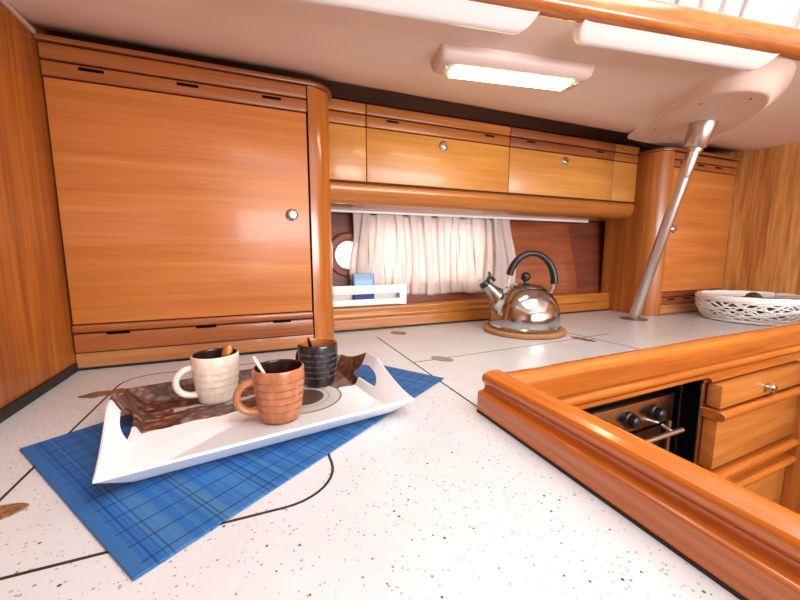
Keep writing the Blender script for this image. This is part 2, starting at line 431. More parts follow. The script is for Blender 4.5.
# ------------------------------------------------------------------ worktop
wk = thing('worktop', 'white speckled stone worktop with inlaid hatch lids, under everything on the galley', 'worktop', (0, .5, ZC))
MB().prism([(XL, -.3), (.376, -.3), (.376, .5135), (.412, .5135), (.412, .5048), (XR, .574), (XR, 1.30), (XL, 1.30)], ZC - .02, ZC, 'z').build('top', M['worktop'], wk, smooth=False)
def ribbon(pts, w=.0035, z=ZC + .0004, closed=False):
    b = bmesh.new(); pts = [Vector((p[0], p[1], 0)) for p in pts]; N = len(pts); L = []; R = []
    for i, p in enumerate(pts):
        d = (pts[(i+1) % N] - pts[i-1]) if closed else (pts[min(i+1, N-1)] - pts[max(i-1, 0)])
        d.normalize(); nrm = Vector((-d.y, d.x, 0)) * (w / 2)
        L.append(b.verts.new((p + nrm).to_tuple()[:2] + (z,))); R.append(b.verts.new((p - nrm).to_tuple()[:2] + (z,)))
    for i in (range(N) if closed else range(N-1)):
        j = (i+1) % N; b.faces.new((L[i], R[i], R[j], L[j]))
    r = bmesh.ops.extrude_face_region(b, geom=list(b.faces))
    for v in r['geom']:
        if isinstance(v, bmesh.types.BMVert): v.co.z -= .002
    bmesh.ops.recalc_face_normals(b, faces=b.faces)
    m = MB(); m._merge(b); return m
def rr2(x0, x1, y0, y1, r): return roundrect(x0, x1, y0, y1, r, 10)
SEAM = plain('seam_rubber', '#2a211e', .6)
ribbon(rr2(-.284, .082, .385, .962, .065), closed=True).build('seam', SEAM, wk, False)
ribbon([(.367, 1.122), (.365, .8), (.3645, .516)]).build('seam', SEAM, wk, False)
ribbon([(.367, .817), (.75, .838), (1.14, .866)], .0022).build('seam', SEAM, wk, False)
ribbon([(1.004, 1.05), (1.02, .86), (1.042, .60)], .0028).build('seam', SEAM, wk, False)
def plate(cx, cy, L, W, mat, a=0, kind='hinge'):
    m = MB(); R = Matrix.Translation((cx, cy, ZC)) @ Matrix.Rotation(math.radians(a), 4, 'Z')
    n = 48; out = []
    for i in range(n):
        t = 2*PI*i/n
        x = math.cos(t) * L / 2; k = abs(x) / (L / 2)
        w = W/2 * (1.0 if kind == 'oval' else (.62 + .5 * math.sin(PI * min(1, k*1.15)) ** 2))
        out.append((x, math.sin(t) * w))
    m.prism(out, 0, .0016, 'z', .0006, 1)
    for sx in ((-.28, .28) if kind == 'hinge' else (-.12, .16)):
        m.lathe([(0, .0022), (.0028, .0021), (.0034, .0012)], 12, Matrix.Translation((sx*L, 0, 0)))
    if kind == 'hinge': m.tube([(0, -W*.3, .0012), (0, W*.3, .0012)], .0022, 8)
    return m.xf(R)
plate(-.290, .859, .090, .036, M['bronze'], 5).build('flush_hinge', M['bronze'], wk)
plate(-.293, .487, .092, .034, M['bronze'], 8, 'oval').build('flush_pull', M['bronze'], wk)
plate(.456, 1.15, .062, .042, M['bronze'], -53, 'oval').build('flush_pull', M['bronze'], wk)
gp = plate(.449, .817, .064, .036, M['greyplate'], -55, 'oval').build('flush_pull', M['greyplate'], wk); gp['label'] = 'grey flush pull'
plate(.983, .838, .085, .034, M['bronze'], -79).build('flush_hinge', M['bronze'], wk)

# base cabinets below the worktop
bc = thing('base_cabinet', 'wooden base cabinet carrying the near leg of the speckled worktop', 'cabinet', (0, .1, 0))
MB().box(XL + .004, .402, -.3, .46, 0.001, ZC - .0205, 0).build('carcass', M['side'], bc, False)

# ------------------------------------------------------------------ lockers
def knob_to(parent, x, y, z, r=.0140):
    k = MB().lathe([(0, .0), (r*1.15, .0), (r*1.2, .003), (r, .006), (r*.7, .008), (r*.72, .011), (r*.4, .012), (0, .0105)], 24,
                   Matrix.Translation((x, y, z)) @ Matrix.Rotation(PI/2, 4, 'X'))
    k.build('knob', M['chrome'], parent)
def slots(parent, xs, y, z, w=.048, h=.0085):
    for x in xs:
        MB().box(x - w/2, x + w/2, y - .0006, y + .004, z - h/2, z + h/2, .002, 2).build('finger_slot', M['slot'], parent)
def strip(name, x0, x1, y, z0, z1, mat, parent, zs):
    """moulded slat strip of two battens with a shadow groove between"""
    m = MB(); m.box(x0, x1, y - .004, y + .016, zs + .0015, z1 - .0015, .0035, 3)
    m.box(x0, x1, y - .002, y + .016, z0 + .0015, zs - .0015, .0035, 3)
    return m.build(name, mat, parent)

# tall left locker
lk = thing('tall_locker', 'tall wooden locker in the left corner behind the tray, one wide door and rounded post', 'locker', (-.1, 1.15, ZC))
Y = 1.05; PXc = .155; RP = .066
MB().box(XL + .002, .150, Y + .02, 1.29, ZC + .0005, 1.632).build('carcass', M['black'], lk, False)
d = MB().box(XL + .006, .1465, Y, Y + .0185, 1.0135, 1.5555, .0015).build('door', M['door'], lk)
knob_to(d, .1, Y, 1.284)
s1 = strip('upper_strip', XL + .004, .149, Y, 1.557, 1.626, M['strip'], lk, 1.591)
slots(s1, (-.318, -.131, .060), Y - .002, 1.5815)
s2 = strip('lower_strip', XL + .004, .1485, Y, .943, 1.0125, M['strip'], lk, .991)
slots(s2, (-.318, -.128, .062), Y - .0025, .9885)
MB().box(XL + .002, .1495, Y + .006, Y + .019, ZC + .006, .9415, .001).build('plinth', M['plinth'], lk)
MB().box(XL + .002, .155, Y + .004, Y + .018, ZC + .0005, ZC + .006).build('base_seal', M['black'], lk, False)
pts = [(PXc - .003, Y), ] + [(PXc + RP*math.sin(a), Y + RP - RP*math.cos(a)) for a in [PI/2*i/14 for i in range(15)]] + [(PXc + RP, 1.29), (PXc + RP - .018, 1.29), (PXc + RP - .018, Y + RP), (PXc - .003, Y + .04)]
MB().prism(pts, ZC + .0005, 1.6255, 'z').build('corner_post', M['post'], lk)
o = .009
pts = [(XL + .002, Y - o)] + [(PXc + (RP+o)*math.sin(a), Y + RP - (RP+o)*math.cos(a)) for a in [PI/2*i/14 for i in range(15)]] + [(PXc + RP + o, 1.14), (XL + .002, 1.14)]
MB().prism(pts, 1.6265, 1.6375, 'z', .002, 2).build('cornice', M['dstrip'], lk)

# right locker
rk = thing('tall_locker', 'narrower wooden locker at the far right behind the leaning steel pole', 'locker', (1.87, 1.12, ZC))
Y = 1.04; PXr = 1.675
MB().box(1.69, XR - .002, Y + .02, 1.29, ZC + .0005, 1.632).build('carcass', M['black'], rk, False)
d = MB().box(1.679, XR - .006, Y, Y + .0185, 1.0075, 1.5435, .0015).build('door', M['door'], rk)
knob_to(d, 1.713, Y, 1.284)
s1 = strip('upper_strip', 1.679, XR - .004, Y, 1.545, 1.607, M['strip'], rk, 1.576)
slots(s1, (1.74, 1.86, 1.99), Y - .002, 1.566)
s2 = strip('lower_strip', 1.679, XR - .004, Y, .947, 1.006, M['dstrip'], rk, .982)
slots(s2, (1.74, 1.86, 1.99), Y - .002, .972)
MB().box(1.676, XR - .004, Y + .006, Y + .019, ZC + .005, .9455, .001).build('plinth', M['plinth'], rk)
pts = [(PXr + .003, Y)] + [(PXr - RP*math.sin(a), Y + RP - RP*math.cos(a)) for a in [PI/2*i/14 for i in range(15)]] + [(PXr - RP, 1.29), (PXr - RP + .018, 1.29), (PXr - RP + .018, Y + RP), (PXr + .003, Y + .04)]
MB().prism(pts, ZC + .0005, 1.609, 'z').build('corner_post', M['side'], rk)
pts = [(XR - .002, Y - o)] + [(PXr - (RP+o)*math.sin(a), Y + RP - (RP+o)*math.cos(a)) for a in [PI/2*i/14 for i in range(15)]] + [(PXr - RP - o, 1.14), (XR - .002, 1.14)]
MB().prism(pts, 1.610, 1.622, 'z', .002, 2).build('cornice', M['dstrip'], rk)

# overhead lockers
XA, XB = PXc + RP + .001, PXr - RP - .001
Y = 1.15
def overhead(x0, x1, kx, sx, label, smat, group='overhead lockers'):
    t = thing('overhead_locker', label, 'locker', ((x0+x1)/2, 1.22, 1.405), group)
    MB().box(x0 + .001, x1 - .001, Y + .02, 1.30, 1.405, 1.645).build('carcass', M['black'], t, False)
    d = MB().box(x0 + .0015, x1 - .0015, Y, Y + .0185, 1.4085, 1.5735, .0012).build('door', M['over'], t)
    knob_to(d, kx, Y, 1.547)
    s = strip('upper_strip', x0 + .001, x1 - .001, Y, 1.575, 1.646, smat, t, 1.611)
    slots(s, sx, Y - .002, 1.602, .044, .008)
    return t
overhead(.346, .905, .624, (.436, .813), 'wide overhead locker above the curtain, its door lit gold by the ceiling lamp', M['overstrip'])
overhead(.905, 1.458, 1.18, (1.003, 1.371), 'overhead locker above the kettle with a dark brown slotted strip', M['dstrip'])
def filler(x0, x1, label):
    t = thing('filler_panel', label, 'panel', ((x0+x1)/2, 1.2, 1.405), 'plain end panels of the overhead lockers')
    MB().box(x0 + .001, x1 - .001, Y + .001, Y + .02, 1.4085, 1.5735, .0008).build('lower_panel', M['over'], t)
    strip('upper_strip', x0 + .001, x1 - .001, Y, 1.575, 1.646, M['overstrip'], t, 1.611)
filler(XA, .346, 'narrow plain wooden panel between the left rounded post and the first overhead locker')
filler(1.458, XB, 'narrow plain wooden panel at the right end of the overhead lockers')
# rounded valance under the overhead lockers
va = []
va += [(1.30, 1.4045), (1.152, 1.4045)] + arc(1.166, 1.388, .0165, 100, 190, 6) + [(1.152, 1.372)] + arc(1.192, 1.378, .040, 190, 262, 8) + [(1.262, 1.334), (1.30, 1.334)]
v = MB().prism(va, XA, XB, 'x').build('valance_rail', M['valance'], smooth=True); recenter(v)
tag(v, 'long rounded wooden rail along the underside of the overhead lockers', 'rail')
ln = MB().box(XA, XB, 1.156, 1.17, 1.4047, 1.4083).build('shadow_gap', M['black'], None, False); recenter(ln); tag(ln, 'thin black gap strip between the overhead locker doors and the rounded rail', 'strip')

# window sill moulding
sl = thing('window_sill', 'moulded wooden sill along the back of the worktop under the curtain', 'sill', (.9, 1.27, ZC))
prof = [(1.301, ZC + .007), (1.238, ZC + .007)] + arc(1.243, ZC + .039, .006, 180, 120, 3) + [(1.2425, ZC + .046)] + arc(1.2475, ZC + .054, .011, 215, 150, 4) + [(1.242, ZC + .066)] + arc(1.250, ZC + .078, .0095, 200, 90, 6) + [(1.301, ZC + .0875)]
MB().prism(prof, XA, XB, 'x').build('moulding', M['trim'], sl)
MB().box(XA, XB, 1.236, 1.262, ZC + .0005, ZC + .0068).build('base_seal', M['black'], sl, False)
# mahogany board on the hull right of the curtain
b = bmesh.new(); co = []
for (x, z) in ((1.035, .988), (1.47, .988), (1.405, 1.36), (1.035, 1.36)): co.append((x, z))
A = [b.verts.new((x, hull_y(z) - .004, z)) for x, z in co]; B = [b.verts.new((x, hull_y(z) - .0005, z)) for x, z in co]
b.faces.new(A); b.faces.new(B[::-1])
for i in range(4): b.faces.new((A[i], B[i], B[(i+1) % 4], A[(i+1) % 4]))
bmesh.ops.recalc_face_normals(b, faces=b.faces); m = MB(); m._merge(b)
hb = m.build('hull_board', wood('hull_board_wood', '#7c3c20', '#a35a34', 'x', 1.4, 22, .25, .4, fine=.16), None, False); recenter(hb)
tag(hb, 'glossy reddish wooden board on the hull behind the kettle, right of the curtain', 'board')

# curtain and its rail
rl = MB().box(.235, 1.485, 1.282, 1.292, 1.3235, 1.3338, .002).build('curtain_rail', M['white']); recenter(rl)
tag(rl, 'thin white curtain rail under the overhead lockers', 'rail')
def curtain_mesh(x0, x1, zb, zt, yf, npl, amp, nx=240, nz=26, seed=1, lean=0, fold=0.0):
    rnd = random.Random(seed); b = bmesh.new(); g = []
    ph = [rnd.uniform(-.35, .35) for _ in range(npl + 2)]
    am = [rnd.uniform(.45, 1.25) for _ in range(npl + 2)]
    for i in range(nx + 1):
        u = i / nx; row = []
        k = u * npl; ki = int(min(k, npl - 1e-6)); f = k - ki
        a = am[ki] * (1 - f) + am[ki+1] * f; p = ph[ki] * (1 - f) + ph[ki+1] * f
        for j in range(nz + 1):
            w = j / nz; z = zb + (zt - zb) * w
            x = x0 + (x1 - x0) * u + lean * (w - .5)
            gather = .45 + .55 * (1 - abs(w - .45))
            y = yf(x, z) + amp * a * gather * math.sin(2*PI*(k + p + .12*math.sin(4*w + ki))) + amp * .25 * math.sin(2*PI*(2.3*k + w*.6))
            x -= fold * (.75 + .25 * math.sin(ki * 2.3 + 3 * w)) * math.sin(4*PI*(k + p + .12*math.sin(4*w + ki)))
            top = .006 * math.sin(2*PI*k*.5 + 1) * max(0, (w - .86) / .14) - .004 * max(0, (w - .9)/.1) * math.sin(2*PI*k)
            bot = .003 * math.sin(2*PI*k*.33 + .5) * max(0, (.15 - w) / .15)
            bell = (.012 * (1 - w) + .010 * math.sin(w * 5)) * (1 if u > .5 else -1) * abs(2*u - 1) ** 4
            row.append(b.verts.new((x + bell, y, z + top + bot)))
        g.append(row)
    for i in range(nx):
        for j in range(nz): b.faces.new((g[i][j], g[i+1][j], g[i+1][j+1], g[i][j+1]))
    m = MB(); m._merge(b); return m
cu = curtain_mesh(.334, 1.052, 1.014, 1.331, lambda x, z: 1.2915 + .03*(z - 1.0) if z < 1.29 else 1.3002 + .1*(z-1.29), 11, .0105, nx=440, fold=.0092).build('curtain', M['curtain'], ang=180)
sm = cu.modifiers.new('thick', 'SOLIDIFY'); sm.thickness = .0008
recenter(cu); tag(cu, 'short white pleated curtain glowing in front of the galley window', 'curtain')

# white rack with the blue tumbler
rc = thing('rack', 'small white plastic rack on the sill in front of the curtain', 'rack', (.375, 1.26, ZC + .088))
def rackm():
    m = MB(); x0, x1, y0, y1, z0, z1 = .232, .526, 1.2440, 1.2745, ZC + .0882, 1.064
    m.box(x0, x1, y0, y0 + .005, 1.032, z1, .001); m.box(x0, x1, y0, y0 + .005, z0, 1.013, .001)
    m.box(x0, x0 + .015, y0, y0 + .005, 1.010, 1.036, .001); m.box(x1 - .028, x1, y0 - .0008, y0 + .006, z0 - .0001, z1 + .0008, .001)
    m.box(x0, x0 + .004, y0, y1, z0, z1, .001); m.box(x1 - .004, x1, y0, y1, z0, z1, .001)
    m.box(x0, x1, y0, y1, z0, z0 + .004, .001)
    return m
rackm().build('frame', M['white'], rc)
MB().box(.2361, .5219, 1.2710, 1.2744, ZC + .0925, 1.045, .001).build('back_panel', M['white'], rc)
tb = thing('tumbler', 'small blue tumbler standing in the white rack', 'tumbler', (.362, 1.2600, ZC + .0925), local=True)
MB().prism(roundrect(-.040, .040, -.0098, .0098, .006, 4), 0, .114, 'z', .001).build('cup', M['blueglass'], tb)

# ------------------------------------------------------------------ ceiling fittings
ax = Vector((1, -.149, 0)).normalized(); an = math.atan2(ax.y, ax.x)
lp = thing('ceiling_lamp', 'lit white strip lamp on the ceiling above the overhead lockers', 'lamp', (.617, .780, 1.645), None, an, True)
def lampbody():
    pr = [(-.044, 0), (-.043, -.014), (-.038, -.024), (-.029, -.030), (-.020, -.031), (.034, -.031), (.040, -.026), (.043, -.014), (.044, 0)]
    m = MB(); Lh = .203; n = 8; rings = []
    b = bmesh.new(); xs = [-Lh, -Lh + .004, -Lh + .012, -Lh + .03, Lh - .03, Lh - .012, Lh - .004, Lh]; sc = [.55, .8, .93, 1, 1, .93, .8, .55]
    for x, s in zip(xs, sc): rings.append([b.verts.new((x, y * (.7 + .3*s), z * s)) for y, z in pr])
    for A, B in zip(rings, rings[1:]):
        for i in range(len(pr) - 1): b.faces.new((A[i], A[i+1], B[i+1], B[i]))
    b.faces.new(rings[0][::-1]); b.faces.new(rings[-1])
    for i in (0,):
        b.faces.new([r[0] for r in rings] + [r[-1] for r in rings][::-1])
    bmesh.ops.recalc_face_normals(b, faces=b.faces); m._merge(b); return m
lampbody().build('housing', M['lampbody'], lp, ang=50)
lens = MB().prism([(-.019, -.0303), (.035, -.0303), (.0345, -.034), (.028, -.0365), (-.012, -.0365), (-.018, -.034)], -.158, .158, 'x')
lens.build('lens', M['lens'], lp)
for sx in (-1, 1):
    MB().lathe([(0, -.0328), (.004, -.0326), (.005, -.031), (.005, -.024)], 12, Matrix.Translation((sx * .180, -.002, .0005))).build('screw', M['steel'], lp)

# added white wedges standing in for daylit ceiling patches beside the bar
def panel(x0, x1, label):
    b = bmesh.new(); rings = []; n = 10
    prof = [(-.016, 1.6535), (-.010, 1.648), (.014, 1.6225), (.022, 1.6195), (.031, 1.6205), (.039, 1.628), (.043, 1.6448), (.030, 1.6448)]
    xs = [(x0 + .03 * (1 - math.cos(PI/2*i/n)), math.sin(PI/2*i/n)) for i in range(n + 1)] + [(x0 + (x1-x0)*k/8, 1) for k in range(1, 8)] + [(x1 - .03 * (1 - math.cos(PI/2*i/n)), math.sin(PI/2*i/n)) for i in range(n, -1, -1)]
    for x, q in xs:
        q = max(q, .02); rings.append([b.verts.new((x, E(x) - .014 + (d + .014) * (.25 + .75*q), 1.646 + (z - 1.646) * q)) for d, z in prof])
    for A, B in zip(rings, rings[1:]):
        for i in range(len(prof)): b.faces.new((A[i], A[(i+1) % len(prof)], B[(i+1) % len(prof)], B[i]))
    b.faces.new(rings[0][::-1]); b.faces.new(rings[-1]); bmesh.ops.recalc_face_normals(b, faces=b.faces)
    m = MB(); m._merge(b)
    o = m.build('daylit_patch_wedge', M['gel'], ang=60); recenter(o); tag(o, label, 'panel', 'white daylit-patch wedges along the ceiling bar'); return o
panel(-.05, .537, 'long glossy white wedge standing in for a daylit ceiling patch left of the lamp, under the wooden bar')
panel(.638, 1.17, 'long glossy white wedge standing in for a daylit ceiling patch between the lamp and the steel pole')

# wooden bar along the coachroof edge
def barm():
    b = bmesh.new(); xs = [XL + .02 + (XR - .04 - XL) * i / 40 for i in range(41)]; rings = []
    for x in xs:
        cy, cz = E(x) - .004, 1.673; k = 16
        rings.append([b.verts.new((x, cy + .024 * (abs(math.cos(t))**.75) * (1 if math.cos(t) > 0 else -1), cz + .029 * (abs(math.sin(t))**.75) * (1 if math.sin(t) > 0 else -1))) for t in [2*PI*i/k for i in range(k)]])
    for A, B in zip(rings, rings[1:]):
        for i in range(16): b.faces.new((A[i], A[(i+1) % 16], B[(i+1) % 16], B[i]))
    b.faces.new(rings[0][::-1]); b.faces.new(rings[-1]); bmesh.ops.recalc_face_normals(b, faces=b.faces)
    m = MB(); m._merge(b); return m
br = thing('grab_bar', 'varnished wooden grab bar running across the top beneath the white window blind', 'bar', (.9, E(.9), 1.645))
barm().build('rail', M['bar'], br)
MB().lathe([(0, 0), (.004, 0), (.004, .010), (0, .011)], 12, Matrix.Translation((.569, E(.569) - .027, 1.682)) @ Matrix.Rotation(PI/2, 4, 'X')).build('screw', M['rubber'], br)
# pleated blind above the bar
bl = curtain_mesh(.10, 1.80, 1.703, 1.97, lambda x, z: E(x) + .030 - .10*(z - 1.70), 24, .018, 560, 16, 5, .06, fold=.012).build('window_blind', M['curtain2'], ang=180)
sm = bl.modifiers.new('thick', 'SOLIDIFY'); sm.thickness = .0008
recenter(bl); tag(bl, 'bright white pleated fabric blind above the wooden bar', 'blind')

# steel pole with its cup and ceiling boss
A = Vector((1.487, 1.028, ZC)); Bt = Vector((1.4765, .8505, 1.555)); dirp = (Bt - A).normalized()
def along(z): return A + dirp * ((z - A.z) / dirp.z)
pl = thing('support_pole', 'leaning stainless steel pole from worktop to ceiling in front of the right locker', 'pole', tuple(A))
MB().tube([A + dirp*.0085, A + dirp*.3, along(1.46)], .0195, 24).build('tube', M['steel'], pl)
MB().tube([along(1.455), along(1.46), along(1.555), along(1.56)], [.0195, .0205, .0205, .0195], 24).build('sleeve', M['steel'], pl)
cupd = [(-.012, .0215), (-.010, .026), (0, .0265), (.003, .033), (.006, .0345), (.05, .038), (.09, .042), (.094, .040)]
MB().tube([along(1.553) + dirp*d for d, r in cupd], [r for d, r in cupd], 28).build('cup', M['steel'], pl)
m = MB().lathe([(0, .0035), (.036, .0035), (.05, .0025), (.052, .0008)], 32, Matrix.Translation((A.x + .004, A.y, ZC))); m.build('base_ring', M['bronze'], pl)
M['sock'] = plain('socket_dark', '#1c1512', .8)
# moulded ceiling boss
outl = [(1.423, 1.028), (1.30, .85), (1.19, .69), (1.175, .625), (1.205, .585), (1.275, .572), (1.37, .61), (1.47, .672), (1.60, .78), (1.74, .92), (1.81, 1.02), (1.79, 1.06), (1.65, 1.06), (1.5, 1.055)]
def bossm():
    b = bmesh.new(); N = len(outl)
    def cr(i, t):
        p = [Vector(outl[(i + k) % N]) for k in (-1, 0, 1, 2)]
        return .5 * ((2*p[1]) + (-p[0] + p[2])*t + (2*p[0] - 5*p[1] + 4*p[2] - p[3])*t*t + (-p[0] + 3*p[1] - 3*p[2] + p[3])*t*t*t)
    pts = [cr(i, k/6) for i in range(N) for k in range(6)]
    c = Vector((1.49, .83)); rings = []
    def pz(p): return min(1.6435, 1.622 + .15 * (p.y - .75))
    for sc, f in ((.95, 0), (.985, 0), (1.0, .05), (1.02, .2), (1.06, .55), (1.10, .85), (1.16, 1.0)):
        row = []
        for p in pts:
            q = c + (p - c) * sc
            if sc > 1.0 and p.y < .80: q.y -= (sc - 1) * .10; q.x += (sc - 1) * .06
            z0 = pz(c + (p - c) * min(sc, 1)); row.append(b.verts.new((q.x, q.y, z0 + (1.6465 - z0) * f)))
        rings.append(row)
    n = len(pts)
    for R0, R1 in zip(rings, rings[1:]):
        for i in range(n): b.faces.new((R0[i], R0[(i+1) % n], R1[(i+1) % n], R1[i]))
    b.faces.new(rings[0]); b.faces.new(rings[-1][::-1]); bmesh.ops.recalc_face_normals(b, faces=b.faces)
    m = MB(); m._merge(b); return m, pz
bm_, pz = bossm()
bo = thing('ceiling_boss', 'white moulded boss on the ceiling that takes the top of the steel pole', 'boss', (1.5, .85, 1.645))
bm_.build('moulding', M['ceiling'], bo, ang=60)
sk = MB().prism([(.055*math.cos(2*PI*i/32), .048*math.sin(2*PI*i/32)) for i in range(32)], -.002, .001, 'z')
sk.xf(Matrix.Translation((1.487, .822, pz(Vector((1.487, .822))))) @ Matrix.Rotation(math.atan(.15), 4, 'X'))
sk.build('socket', M['sock'], bo, False)
for x, y in ((1.24, .71), (1.29, .615), (1.42, .96), (1.52, .75), (1.57, 1.0)):
    MB().lathe([(0, -.0022), (.004, -.0018), (.005, 0)], 12, Matrix.Translation((x, y, pz(Vector((x, y)))))).build('screw', M['steelp'], bo)

# ------------------------------------------------------------------ fiddle rails and galley front
fd = thing('fiddle_rail', 'varnished wooden fiddle rail framing the front edge of the worktop around the stove', 'rail', (.38, .5, ZC))
prof = [(.354, ZC + .004), (.354, ZC + .0315)] + arc(.3595, ZC + .0335, .0055, 180, 90, 5) + [(.3655, ZC + .0395), (.368, ZC + .043), (.3682, ZC + .048)] \
    + arc(.3745, ZC + .0600, .0125, 225, 135, 7) + [(.3735, ZC + .0707), (.379, ZC + .0725), (.389, ZC + .0725)] + arc(.391, ZC + .057, .0155, 80, -30, 8) \
    + [(.4035, ZC + .016), (.4015, ZC + .012), (.4035, ZC + .008), (.409, ZC + .006), (.409, ZC - .014), (.402, ZC - .02), (.377, ZC - .02), (.377, ZC + .004)]
MB().prism(prof, -.28, .512, 'y').build('rail', M['fiddy'], fd)
MB().box(.3525, .3765, -.28, .5115, ZC + .0003, ZC + .0039).build('base_seal', M['black'], fd, False)
# rail across, (y,z) outline relative to its far top edge, turned 1.6 degrees
def rotx(m, x0=.388, y0=.505, a=2.3):
    return m.xf(Matrix.Translation((x0, y0, 0)) @ Matrix.Rotation(math.radians(a), 4, 'Z') @ Matrix.Translation((-x0, -y0, 0)))
Yt = .505
prof = [(Yt + .009, ZC + .0005), (Yt + .009, ZC + .0315), (Yt + .006, ZC + .0385), (Yt - .004, ZC + .043), (Yt - .004, ZC + .048)] + arc(Yt - .011, ZC + .0600, .0115, -40, 80, 7) \
    + arc(Yt - .016, ZC + .053, .0195, 90, 185, 8) + [(Yt - .0345, ZC + .030), (Yt - .031, ZC + .016), (Yt - .021, ZC + .0125), (Yt - .021, ZC + .0095)] \
    + arc(Yt - .021, ZC - .003, .0115, 100, 260, 8) + [(Yt - .0185, ZC - .0148), (Yt - .005, ZC - .0148), (Yt - .005, ZC + .0005)]
rotx(MB().prism(prof, .378, XR - .004, 'x')).build('rail', M['fiddx'], fd)
# apron with the rounded cut-out over the stove
ap = [(.41, ZC - .0155), (1.545, ZC - .0155), (1.545, ZC - .040), (1.052, ZC - .040)] + [(1.046, ZC - .041), (1.040, ZC - .036), (1.034, ZC - .0305), (1.026, ZC - .0265), (1.015, ZC - .0245)] + [(.41, ZC - .0245)]
rotx(MB().prism(ap, Yt - .025, Yt - .007, 'y')).build('apron', M['fiddx'], fd)

def rotg(m): return rotx(m, 1.0, .5)
dc = thing('drawer_unit', 'wooden galley drawer unit right of the stove with a chrome knob', 'drawer unit', (1.27, .7, 0))
rotg(MB().box(1.042, 1.492, .523, .95, .02, ZC - .021)).build('carcass', M['side'], dc, False)
dr = rotg(MB().box(1.052, 1.492, .4865, .517, ZC - .105, ZC - .046, .0015)).build('drawer', M['drawer'], dc)
kn = MB().lathe([(0, 0), (.012, 0), (.0125, .002), (.0075, .004), (.0075, .007), (.0125, .011), (.0135, .015), (.010, .020), (0, .0215)], 24, Matrix.Translation((1.275, .4865, .818)) @ Matrix.Rotation(PI/2, 4, 'X'))
rotg(kn).build('knob', M['chrome'], dr)
def handle_rail(z, x0=1.046):
    return MB().prism([(.519, z + .012), (.487, z + .012)] + arc(.484, z, .0125, 90, 270, 8) + [(.519, z - .0125)], x0, 1.492, 'x', .001, 1)
drh = rotg(handle_rail(.777)).build('rail', M['fiddx'], dc)
lo = rotg(MB().box(1.052, 1.492, .489, .519, .633, .764, .0015)).build('panel_door', M['drawer'], dc)
lo2 = rotg(MB().box(1.052, 1.492, .497, .519, .567, .594, .0015)).build('drawer', M['drawer'], dc)
rotg(handle_rail(.610)).build('rail', M['fiddx'], dc)
rotg(handle_rail(.557)).build('rail', M['fiddx'], dc)
rotg(MB().box(1.052, 1.492, .493, .519, .25, .543, .0015)).build('panel_door', M['drawer'], dc)
ep = rotg(MB().box(1.494, 1.516, .20, .535, .001, ZC - .042, .002)).build('end_panel', M['side']); recenter(ep)
tag(ep, 'dark wooden end panel at the right side of the drawers', 'panel')

# stove in its recess
rs = thing('stove_recess', 'dark lined recess around the stove below the fiddle rail', 'recess', (.72, .75, .3))
rotg(MB().box(1.030, 1.041, .521, .93, .3, ZC - .042)).build('side_lining', M['blackgloss'], rs, False)
rotg(MB().box(1.028, 1.0415, .516, .5215, .3, ZC - .045, .001)).build('edge_trim', M['steelp'], rs)
rotg(MB().box(1.024, 1.030, .560, .568, .3, ZC - .045, .001)).build('edge_trim', M['steelp'], rs)
rotg(MB().box(.42, 1.041, .92, .93, .3, ZC - .0255)).build('back_lining', M['blackgloss'], rs, False)
rotg(MB().box(.412, .42, .525, .93, .3, ZC - .0255)).build('side_lining', M['blackgloss'], rs, False)
rotg(MB().box(.42, 1.03, .53, .93, .3, .31)).build('floor_lining', M['blackgloss'], rs, False)
st = thing('stove', 'stainless steel galley stove with black knobs set in the recess', 'stove', (.72, .72, .31))
rotg(MB().box(.445, .972, .556, .90, .3105, .83, .003)).build('body', M['blackgloss'], st)
rotg(MB().box(.448, .970, .546, .557, .760, .829, .002)).build('control_panel', M['steelp'], st)
rotg(MB().box(.452, .966, .5475, .557, .36, .752, .003)).build('oven_door', M['blackgloss'], st)
rotg(MB().box(.957, .971, .5455, .5565, .36, .757, .001)).build('door_frame', M['steelp'], st)
hob = rotg(MB().box(.45, .968, .562, .895, .831, .838, .002)).build('hob', M['blackgloss'], st)
rotg(MB().tube([(.455, .60, .858), (.963, .60, .858)], .005, 10)).build('pot_rail', M['steelp'], st)
for x in (.46, .958): rotg(MB().tube([(x, .60, .838), (x, .60, .862)], .005, 10)).build('pot_rail_post', M['steelp'], st)
rotg(MB().box(.452, .966, .560, .572, .8385, .8445, .001)).build('hob_edge', M['steelp'], st)
for x, z in ((.60, .793), (.70, .793), (.795, .793), (.890, .793)):
    rotg(MB().lathe([(0, .024), (.008, .0235), (.014, .020), (.0165, .013), (.0155, .007), (.020, .005), (.020, .0), ], 24, Matrix.Translation((x, .546, z)) @ Matrix.Rotation(PI/2, 4, 'X'))).build('knob', M['rubber'], st)
tr = rotg(MB().tube([(.47, .523, .742), (.970, .523, .742)], .006, 12)).build('towel_bar', M['steel'], st)
for x in (.55, .93): rotg(MB().tube([(x, .548, .750), (x, .535, .747), (x, .524, .743)], .006, 10)).build('bracket', M['steel'], tr)

# ------------------------------------------------------------------ placemat, tray, mugs
P1, P2, P3 = Vector((-.327, .647)), Vector((-.110, .339)), Vector((.379, .680))
ctr = (P1 + P3) / 2; u = (P3 - P2); ang = math.atan2(u.y, u.x)
pm = MB().box(-.298, .298, -.1885, .1885, 0, .0024, .0008, 1).build('placemat', M['mat'])
pm.location = (ctr.x, ctr.y, ZC + .0008); pm.rotation_euler = (0, 0, ang); tag(pm, 'blue plaid slatted placemat on the worktop under the tray', 'placemat')

